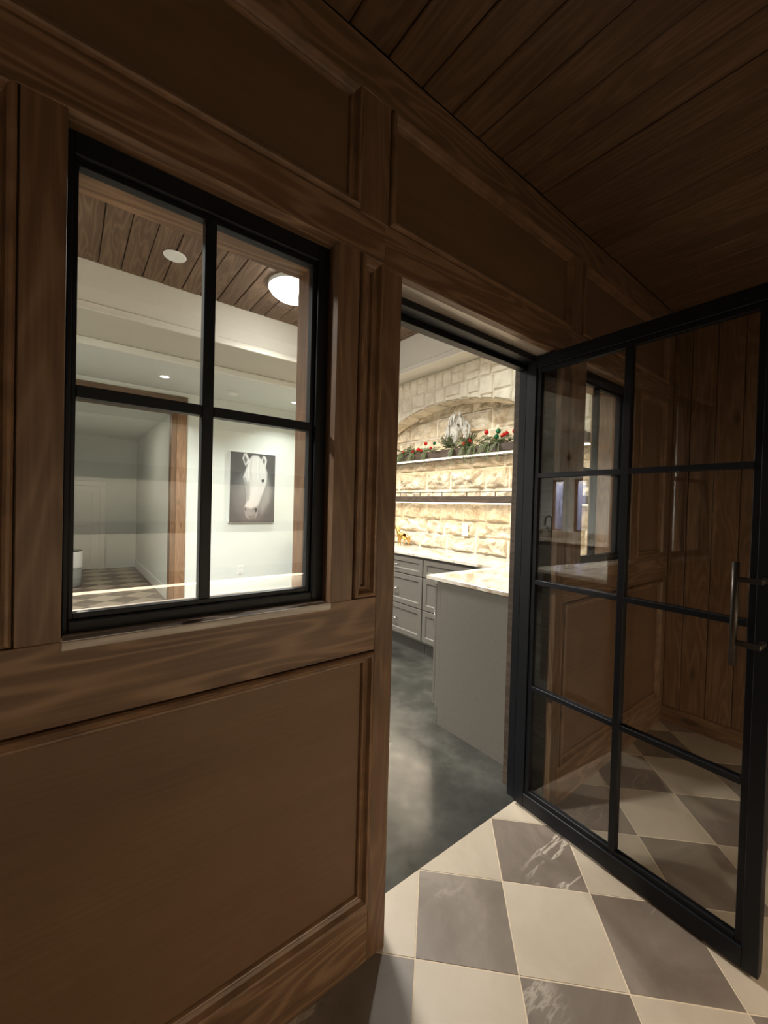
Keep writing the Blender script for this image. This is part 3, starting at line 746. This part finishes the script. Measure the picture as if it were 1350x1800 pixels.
# faces the left (+y)
V = [G(0, .115), G(.05, .115), G(-.055, .118), G(.075, .15), G(.092, .19), G(.105, .215), G(.135, .195), G(.155, .178),
     G(.055, .085, .018), G(.062, .045, .02), G(.056, .004, .02), G(.05, .085, -.018), G(.042, .045, -.02), G(.05, .004, -.02),
     G(-.062, .085, .018), G(-.078, .05, .02), G(-.07, .004, .02), G(-.058, .085, -.018), G(-.05, .05, -.02), G(-.055, .004, -.02), G(.108, .232, .008), G(.108, .232, -.008)]
E_ = [(0, 1), (0, 2), (1, 3), (3, 4), (4, 5), (5, 6), (6, 7), (1, 8), (8, 9), (9, 10), (1, 11), (11, 12), (12, 13), (2, 14), (14, 15), (15, 16), (2, 17), (17, 18), (18, 19), (5, 20), (5, 21)]
R_ = [.030, .031, .030, .022, .016, .016, .012, .009, .012, .007, .006, .012, .007, .006, .013, .007, .006, .013, .007, .006, .003, .003]
skin_mesh('body', V, E_, R_, GOLD, gr_)
tube_obj('tail', [([G(-.085, .13), G(-.11, .12), G(-.122, .085), G(-.118, .045)], [.008, .012, .011, .003])], GOLD, gr_)
tube_obj('mane', [([G(.1, .228), G(.085, .215), G(.068, .18), G(.052, .155)], [.004, .009, .010, .004])], GOLD, gr_)

# garland with sprigs
XG = 2.955; ZG = 1.968
gl = empty('garland', (XG, 1.8, ZG)); tag(gl, 'cedar and sage evergreen garland draped along the upper niche shelf', 'garland')
r5 = random.Random(21)
bm = bmesh.new(); pts = []
for k in range(34):
    y_ = .9 + 1.75 * k / 33; pts.append((XG + .02 * math.sin(k * 1.7), y_, ZG + .012 + .012 * math.sin(k * 2.3)))
add_tube(bm, pts, .005, 6); obj('stem', bm, LEAF, gl)
def sprig_mesh(L, n, wdt, fl):
    bm = bmesh.new(); add_tube(bm, [(0, 0, 0), (L * .5, 0, .006), (L, 0, -.004)], [.003, .002, .001], 4)
    for k in range(n):
        u_ = (k + .6) / n; s = 1 if k % 2 else -1; l2 = fl * (1.1 - .55 * u_)
        b = Vector((L * u_, 0, .005 * math.sin(u_ * 3))); d = Vector((.75, s * .75, r5.uniform(-.3, .35))).normalized() * l2; q = Vector((-d.y, d.x, 0)).normalized() * wdt
        v = [bm.verts.new(b), bm.verts.new(b + d * .5 + q), bm.verts.new(b + d), bm.verts.new(b + d * .5 - q), bm.verts.new(b + d * .5 + Vector((0, 0, wdt * .6)))]
        bm.faces.new((v[0], v[1], v[4])); bm.faces.new((v[1], v[2], v[4])); bm.faces.new((v[2], v[3], v[4])); bm.faces.new((v[3], v[0], v[4]))
    me = bpy.data.meshes.new('sprig'); bm.to_mesh(me); bm.free(); return me
SP = [(sprig_mesh(.13, 16, .0045, .05), LEAF), (sprig_mesh(.11, 12, .010, .05), LEAF2), (sprig_mesh(.15, 20, .004, .042), LEAF)]
def sprig(k, pos, rot):
    o = link('sprig', SP[k][0], SP[k][1], gl, pos); o.rotation_euler = rot
for k in range(70):
    y_ = r5.choice([r5.uniform(.95, 1.7), r5.uniform(1.0, 2.6), r5.uniform(2.1, 2.6)])
    sprig(r5.choice((0, 0, 1, 2)), (XG - r5.uniform(0, .03), y_, ZG + r5.uniform(.004, .03)), (r5.uniform(-.5, .5), r5.uniform(-.5, .35), r5.choice((1, -1)) * r5.uniform(1.2, 1.9) + r5.uniform(-.3, .3)))
for y_, n_ in ((1.78, 15), (1.52, 6)):      # clusters standing up beside the carving
    for k in range(n_):
        a = 2 * math.pi * k / n_
        sprig(1 if k % 3 else 0, (2.94 + r5.uniform(-.01, .02), y_ + r5.uniform(-.03, .03), ZG + .012), (r5.uniform(-.6, .6), -.35 - .75 * r5.random(), a))
for y_, L in ((2.27, .9), (2.45, .6), (2.08, .9), (1.70, .7), (1.45, .8), (1.55, .6), (1.18, .8), (1.30, .7), (2.55, .6)):   # drooping in front of the shelf
    sprig(r5.choice((0, 2)), (2.912, y_, ZG + .006), (r5.uniform(-.4, .4), 1.25 + .3 * r5.random(), math.pi + r5.uniform(-.5, .5)))
    sprig(0, (2.914, y_ + .02, ZG + .008), (r5.uniform(-.4, .4), .9, math.pi + r5.uniform(-.8, .8)))
BAUB = [(2.465, 1.995, .014, 'r', 'small red bauble leftmost on the garland beside the door jamb'), (2.303, 1.985, .021, 'r', 'red bauble on the garland, left one of the left cluster'), (2.275, 1.965, .013, 'g', 'green bauble low in the left red cluster of the garland'),
        (2.222, 1.998, .022, 'r', 'biggest red bauble of the left cluster on the garland'), (2.255, 1.945, .015, 'r', 'red bauble hanging lowest below the left cluster'), (2.178, 1.985, .015, 'r', 'red bauble right of the biggest in the left cluster'),
        (2.112, 2.055, .017, 'r', 'red bauble highest over the left part of the garland'), (2.036, 2.0, .014, 'r', 'small red bauble between left cluster and green bauble'), (1.985, 2.045, .015, 'g', 'lone green bauble left of the horse carving'),
        (1.59, 1.995, .020, 'r', 'red bauble just right of the horse carving, left of its pair'), (1.525, 2.02, .017, 'r', 'red bauble just right of the horse carving, upper of its pair'), (1.536, 1.985, .013, 'g', 'green bauble under the pair right of the carving'),
        (1.335, 2.075, .019, 'r', 'lone red bauble right of the carving above the shelf'), (1.208, 2.070, .020, 'g', 'green bauble of the right cluster, upper one'), (1.224, 2.026, .019, 'g', 'green bauble of the right cluster, lower one'),
        (1.157, 2.025, .020, 'r', 'red bauble of the right cluster, left one'), (1.125, 2.04, .018, 'r', 'red bauble of the right cluster, right one'), (1.045, 2.05, .018, 'r', 'dark red bauble rightmost on the garland')]
proto = {}
for y_, z_, rad, c, lab in BAUB:
    m_ = REDB if c == 'r' else GRNB; rad *= 1.12
    bm = bmesh.new(); bmesh.ops.create_uvsphere(bm, u_segments=16, v_segments=10, radius=rad); bmesh.ops.translate(bm, verts=bm.verts, vec=(2.935, y_, z_))
    o = obj('bauble', bm, m_, None, True); tag(o, lab, 'ornament', 'baubles on the garland')
    bm = bmesh.new(); add_tube(bm, [(2.935, y_, z_ + rad * .95), (2.935, y_, z_ + rad * 1.25)], rad * .28, 8); cap = obj('cap', bm, GOLD, o)
    bm = bmesh.new(); add_tube(bm, [(2.935, y_, z_ - rad * .9), (2.945, y_ + .004, (z_ + ZG) / 2 - .01), (2.955, y_, ZG + .008)], .0015, 4); obj('wire_stem', bm, LEAF, o)

# ------------------------------------------------------------------ horse picture on the far wall
PX0, PX1, PZ0, PZ1 = 1.668, 2.288, 1.122, 2.06
pr = empty('horse_picture', ((PX0 + PX1) / 2, YA - .02, PZ0)); tag(pr, 'black and white canvas picture of a white horse head on the white wall', 'picture')
box('stretcher', (PX0, YA - .045, PZ0), (PX1, YA, PZ1), WHITEP, pr, .002)
NX, NY = 110, 165
gx, gy = np.meshgrid((np.arange(NX) + .5) / NX, (np.arange(NY) + .5) / NY)   # gy from top
def cx_(P): return [((q[0] - 262) / 895.0, (q[1] - 196 - (q[0] - 262) * .05 + 0) / 1335.0) for q in P]
def sd(P):
    P = cx_(P); d = np.full(gx.shape, 9.0); ins = np.zeros(gx.shape, bool); n = len(P)
    for k in range(n):
        (ax, ay), (bx_, by) = P[k], P[(k + 1) % n]
        ex_, ey = bx_ - ax, by - ay; t_ = np.clip(((gx - ax) * ex_ + (gy - ay) * ey) / (ex_ * ex_ + ey * ey), 0, 1)
        d = np.minimum(d, np.hypot(gx - ax - t_ * ex_, (gy - ay - t_ * ey) * 1.5))
        c = ((ay > gy) != (by > gy)) & (gx < (bx_ - ax) * (gy - ay) / (by - ay + 1e-12) + ax); ins ^= c
    return np.where(ins, -d, d)
def soft(P, e): return np.clip(.5 - sd(P) / e, 0, 1)
img = .070 + .02 * gy
warm = np.clip((gy - .6) * 2.5, 0, 1)
def over(a, v):
    global img
    img = img * (1 - a) + v * a
over(soft([(500, 640), (420, 760), (370, 1000), (400, 1300), (560, 1500), (820, 1500), (1000, 1330), (1085, 960), (1000, 620), (760, 500)], .22) * .85, .17)
over(soft([(960, 540), (1010, 700), (1080, 960), (1050, 1180), (900, 1400), (840, 1250), (930, 960)], .10) * .8, .30)
over(soft([(500, 650), (560, 620), (620, 1000), (600, 1200), (480, 1000)], .12) * .55, .24)
over(soft([(555, 470), (495, 330), (520, 238), (575, 228), (640, 375)], .02), .72); over(soft([(560, 440), (518, 340), (535, 255), (590, 350)], .03), .12)
over(soft([(850, 400), (905, 268), (950, 275), (985, 350), (965, 470), (920, 520)], .02), .70); over(soft([(885, 400), (915, 300), (950, 350), (935, 455)], .03), .13)
head = soft([(590, 480), (640, 330), (700, 265), (800, 265), (870, 340), (960, 480), (995, 600), (985, 800), (930, 960), (890, 1060), (850, 1180), (815, 1260), (815, 1360), (775, 1475), (640, 1490), (590, 1440), (548, 1260), (595, 1150), (590, 1000), (555, 800), (515, 690)], .03)
nr = np.random.RandomState(4); hair = np.interp(((gx - .5) * (1 + .5 * (1 - gy)) + .05 * np.sin(gy * 7)).ravel(), np.linspace(-.9, .9, 70), nr.rand(70)).reshape(gx.shape); blot = np.interp((gx * .6 + gy * .25).ravel(), np.linspace(0, 1, 12), nr.rand(12)).reshape(gx.shape)
over(head, .60 + .12 * blot)
over(soft([(600, 470), (700, 290), (820, 300), (930, 520), (880, 700), (720, 760), (560, 660)], .08), .50 + .32 * hair)
over(soft([(520, 690), (560, 680), (620, 850), (640, 1120), (600, 1150), (570, 900)], .04) * .75, .26)
over(soft([(610, 760), (650, 780), (660, 1000), (640, 1130), (620, 1000)], .035) * .6, .30)
over(soft([(880, 1000), (830, 1230), (815, 1250), (850, 1120)], .04) * .7, .30)
over(soft([(548, 1250), (680, 1290), (815, 1250), (818, 1350), (775, 1478), (640, 1488), (590, 1440)], .05) * .9, .20)
over(soft([(590, 1300), (690, 1310), (740, 1400), (660, 1430), (600, 1390)], .06) * .6, .34)
over(soft([(745, 1290), (800, 1280), (812, 1350), (770, 1370)], .02), .03); over(soft([(550, 1260), (575, 1270), (590, 1330), (570, 1340)], .02), .05)
over(soft([(880, 735), (915, 715), (940, 735), (930, 780), (895, 790)], .02), .02)
over(soft([(640, 1440), (770, 1430), (765, 1490), (640, 1490)], .03) * .5, .09)
verts = [(PX0 + .004 + (PX1 - PX0 - .008) * i / NX, YA - .0462, PZ1 - .004 - (PZ1 - PZ0 - .008) * j / NY) for j in range(NY + 1) for i in range(NX + 1)]
faces = [(j * (NX + 1) + i, (j + 1) * (NX + 1) + i, (j + 1) * (NX + 1) + i + 1, j * (NX + 1) + i + 1) for j in range(NY) for i in range(NX)]
pc = Vector(((PX0 + PX1) / 2, YA - .0462, (PZ0 + PZ1) / 2))
me = bpy.data.meshes.new('print'); me.from_pydata([Vector(v) - pc for v in verts], [], faces)
at = me.color_attributes.new('ink', 'FLOAT_COLOR', 'POINT'); pad = np.pad(img, ((0, 1), (0, 1)), mode='edge'); wp = np.pad(warm, ((0, 1), (0, 1)), mode='edge')
colr = np.stack([pad * (1 + .18 * wp), pad * (.98 - .02 * wp), pad * (.96 - .06 * wp), np.ones_like(pad)], -1).reshape(-1); at.data.foreach_set('color', colr.astype(np.float32))
m, nt, b = new_mat('horse_print'); ca = nt.nodes.new('ShaderNodeVertexColor'); ca.layer_name = 'ink'; nt.links.new(ca.outputs[0], b.inputs['Base Color']); b.inputs['Roughness'].default_value = .7
po = link('print', me, m, pr, pc); po['label'] = 'printed canvas face with the white horse'

# ------------------------------------------------------------------ lamps
def dome(c, rad, power, label):
    r = empty('ceiling_lamp', c); tag(r, label, 'lamp')
    bm = bmesh.new(); add_lathe(bm, [(rad, 0), (rad, -.03), (rad - .02, -.032)], c, 40); obj('base_ring', bm, WHITEP, r, False)
    bm = bmesh.new(); add_lathe(bm, [(rad - .012, -.028), (rad - .02, -.055), (rad * .7, -.085), (rad * .35, -.098), (.01, -.1)], c, 40); obj('lens', bm, LENS, r, True)
    area_light('lamp_light', (c[0], c[1], c[2] - .108), power, COOL, rad * 1.8, spread=2.45, parent=r)
dome((1.41, 2.075, ZP), .20, P_DOME, 'bright round ceiling lamp glaring at the right edge of the left window')
dome((-1.5, 1.6, ZP), .175, P_DOME * 2.2, 'bright round ceiling lamp over the kitchen end, mirrored in the door glass')
def downlight(c, rad, lit, label, power):
    r = empty('recessed_light', c); tag(r, label, 'light')
    bm = bmesh.new(); add_lathe(bm, [(rad, 0), (rad, -.004), (rad * .93, -.009), (rad * .76, -.009), (rad * .70, -.003)], c, 32); obj('trim_ring', bm, WHITEP, r)
    bm = bmesh.new(); add_lathe(bm, [(rad * .70, -.002), (rad * .70, -.005), (rad * .66, -.006)], c, 32); obj('lens', bm, LENS2 if lit else WHITEP, r)
    if lit: area_light('lamp_light', (c[0], c[1], c[2] - .012), power, (0.95, 1.0, 0.93), rad * 1.2, spread=2.2, parent=r)
downlight((.583, 2.262, ZP), .074, False, 'unlit white recessed disc in the plank ceiling', 0)
downlight((.80, 3.90, ZL), .06, True, 'lit recessed light in the white ceiling beside the timber header', P_SPOT)
downlight((2.32, 3.94, ZL), .06, True, 'lit recessed light in the white ceiling above the horse picture', P_SPOT)
downlight((2.15, 1.15, ZP), .06, True, 'added fill downlight in the plank ceiling over the peninsula, out of view', P_SPOT * 1.1)  # added unseen lamp, brightens the arch stones and counter
r = empty('smoke_detector', (1.545, 4.0, ZL)); tag(r, 'round white smoke detector on the white ceiling', 'detector')
bm = bmesh.new(); add_lathe(bm, [(.066, 0), (.066, -.012)], (1.545, 4.0, ZL), 28); obj('base', bm, WHITEP, r)
bm = bmesh.new(); add_lathe(bm, [(.055, -.012), (.054, -.03), (.042, -.042), (.01, -.043)], (1.545, 4.0, ZL), 28); obj('dome', bm, WHITEP, r, True)
# bin in the passage
bc = (.045, 7.0, 0)
r = empty('bin', bc); tag(r, 'white and grey round bin standing in the far passage', 'bin')
bm = bmesh.new(); add_lathe(bm, [(.13, 0), (.14, .02), (.15, .30)], bc, 28); obj('lower_body', bm, GREYP, r, True)
bm = bmesh.new(); add_lathe(bm, [(.156, .30), (.158, .32), (.158, .545), (.15, .555)], bc, 28); obj('upper_body', bm, WHITEP, r, True)
bm = bmesh.new(); add_lathe(bm, [(.15, .555), (.145, .572), (.08, .575)], bc, 28); obj('lid', bm, BLACKP, r, True)
bm = bmesh.new(); add_lathe(bm, [(.012, -.004), (.012, 0)], (bc[0] + .15 * .42, bc[1] - .15 * .9, .43), 12, 'x'); obj('button', bm, GREYP, r)

# ------------------------------------------------------------------ kitchen end (mirrored in the door glass)
XW = -3.2
bm = bmesh.new()
W = [(3.42, 3.66), (2.98, 3.22), (1.9, 2.5)]
zs0, zs1 = 1.03, 1.95
y = YB
for a, b_ in sorted(W):
    add_box(bm, (XW - .12, y, 0), (XW, a, ZP)); add_box(bm, (XW - .12, a, 0), (XW, b_, zs0)); add_box(bm, (XW - .12, a, zs1), (XW, b_, ZP)); y = b_
add_box(bm, (XW - .12, y, 0), (XW, YA, ZP))
struct(obj('wall_kitchen', bm, PLASTER), 'pale kitchen wall with windows, mirrored in the door glass')
for n_, (a, b_) in enumerate(W):
    r = struct(empty('window_%d' % (n_ + 3), (XW, (a + b_) / 2, zs0)), 'kitchen window showing white brick at dusk, mirrored in the door glass, number %d from far end' % (n_ + 1) if False else ['narrow kitchen window nearest the far wall, mirrored in the door glass', 'narrow kitchen window beside the arch, mirrored in the door glass', 'wide kitchen window showing blue dusk, mirrored in the door glass'][n_])
    for lo, hi in [((XW - .1, a, zs0), (XW - .05, a + .03, zs1)), ((XW - .1, b_ - .03, zs0), (XW - .05, b_, zs1)), ((XW - .1, a + .03, zs0), (XW - .05, b_ - .03, zs0 + .03)), ((XW - .1, a + .03, zs1 - .03), (XW - .05, b_ - .03, zs1))]:
        box('frame', lo, hi, WOOD[2], r)
    box('pane', (XW - .078, a + .03, zs0 + .03), (XW - .073, b_ - .03, zs1 - .03), GLASS, r)
BRK = plain('white_brick', (0.62, 0.60, 0.66), .85, 0, .08, 20, .3)
wo = struct(box('wall_outside', (XW - 1.6, 2.4, 0), (XW - 1.45, 7.5, 2.6), MORTAR), 'white painted brick wall outside the kitchen windows')
for k in range(20):
    for j in range(24):
        y_ = 2.9 + j * .21 + (.105 if k % 2 else 0); z_ = .35 + k * .08
        if y_ < 7.2 and k * 24 + j < 480 and j < 15: box('brick', (XW - 1.45, y_, z_), (XW - 1.44, y_ + .2, z_ + .07), BRK, wo)
area_light('outdoor_light', (XW - .9, 4.2, 2.5), 150, (.72, .76, 1.0), .4, 2.0, (0, .5, 0))
# arched surrounds
for n_, (c, rad) in enumerate([(3.55, .34), (2.9, .42)]):
    bm = bmesh.new(); prev = None
    for k in range(25):
        a = math.pi * k / 24
        q = [bm.verts.new((xx, c + rr * math.cos(a), 2.05 + rr * math.sin(a))) for xx, rr in ((XW + .002, rad), (XW + .06, rad), (XW + .06, rad + .1), (XW + .002, rad + .1))]
        if prev:
            for i in range(4): bm.faces.new((prev[i], prev[(i + 1) % 4], q[(i + 1) % 4], q[i]))
        prev = q
    bmesh.ops.recalc_face_normals(bm, faces=bm.faces)
    struct(obj('trim_%d' % (n_ + 4), bm, BULK), ['arched moulding over the narrow kitchen window nearest the far wall', 'arched moulding over the second kitchen window'][n_])
r = empty('kitchen_counter', (XW + .32, 2.3, 0)); tag(r, 'kitchen base cabinet below the windows, mirrored in the door glass', 'cabinet')
box('carcass', (XW + .004, YB + .03, .1), (XW + .6, YA - .02, .87), CABM, r); box('toe_kick', (XW, YB + .03, 0), (XW + .54, YA - .02, .1), TOEM, r)
box('countertop', (XW + .004, YB + .03, .87), (XW + .63, YA - .02, .91), QUARTZ, r, .003); box('splashback', (XW + .004, YB + .03, .91), (XW + .024, YA - .02, 1.02), QUARTZ, r, .002)
fc = (XW + .14, 3.52, .91)
r = empty('faucet', fc); tag(r, 'dark gooseneck faucet by the kitchen windows, mirrored in the door glass', 'faucet')
pts = [(fc[0], fc[1], .91), (fc[0], fc[1], 1.2)] + [(fc[0] + .09 - .09 * math.cos(a), fc[1], 1.2 + .09 * math.sin(a)) for a in [math.pi * k / 10 for k in range(1, 11)]] + [(fc[0] + .18, fc[1], 1.13)]
bm = bmesh.new(); add_tube(bm, pts, .014, 10); obj('spout', bm, BRONZE, r, True)
bm = bmesh.new(); add_lathe(bm, [(.03, 0), (.03, .012), (.02, .02)], fc, 20); obj('base', bm, BRONZE, r)
bm = bmesh.new(); add_tube(bm, [(fc[0], fc[1], .99), (fc[0], fc[1] + .07, 1.02)], .007, 8); obj('lever', bm, BRONZE, r)
r = empty('kitchen_peninsula', (-.3, .6, 0)); tag(r, 'kitchen peninsula with pale top left of the doorway, mirrored in the door glass', 'cabinet')
box('carcass', (-1.5, YB + .03, .1), (.62, .86, ZW - .03), CABM, r); box('toe_kick', (-1.5, YB + .03, 0), (.58, .8, .1), TOEM, r)
bm = bmesh.new(); ext(bm, [(-1.5, YB + .03), (.66, YB + .03), (.66, .94), (-1.5, .94)], ZW - .03, ZW, .003); obj('countertop', bm, QUARTZ, r)

# ------------------------------------------------------------------ added hall fill lamp, unseen behind the camera
r = empty('recessed_light', (-1.2, -1.2, ZC)); tag(r, 'added dim fill light in the hall ceiling, unseen behind the camera', 'light')
bm = bmesh.new(); add_lathe(bm, [(.07, 0), (.07, -.004), (.05, -.008)], (-1.2, -1.2, ZC), 28); obj('trim_ring', bm, WHITEP, r)
area_light('lamp_light', (-1.2, -1.2, ZC - .02), P_HALL_FILL, WARM, .1, parent=r)
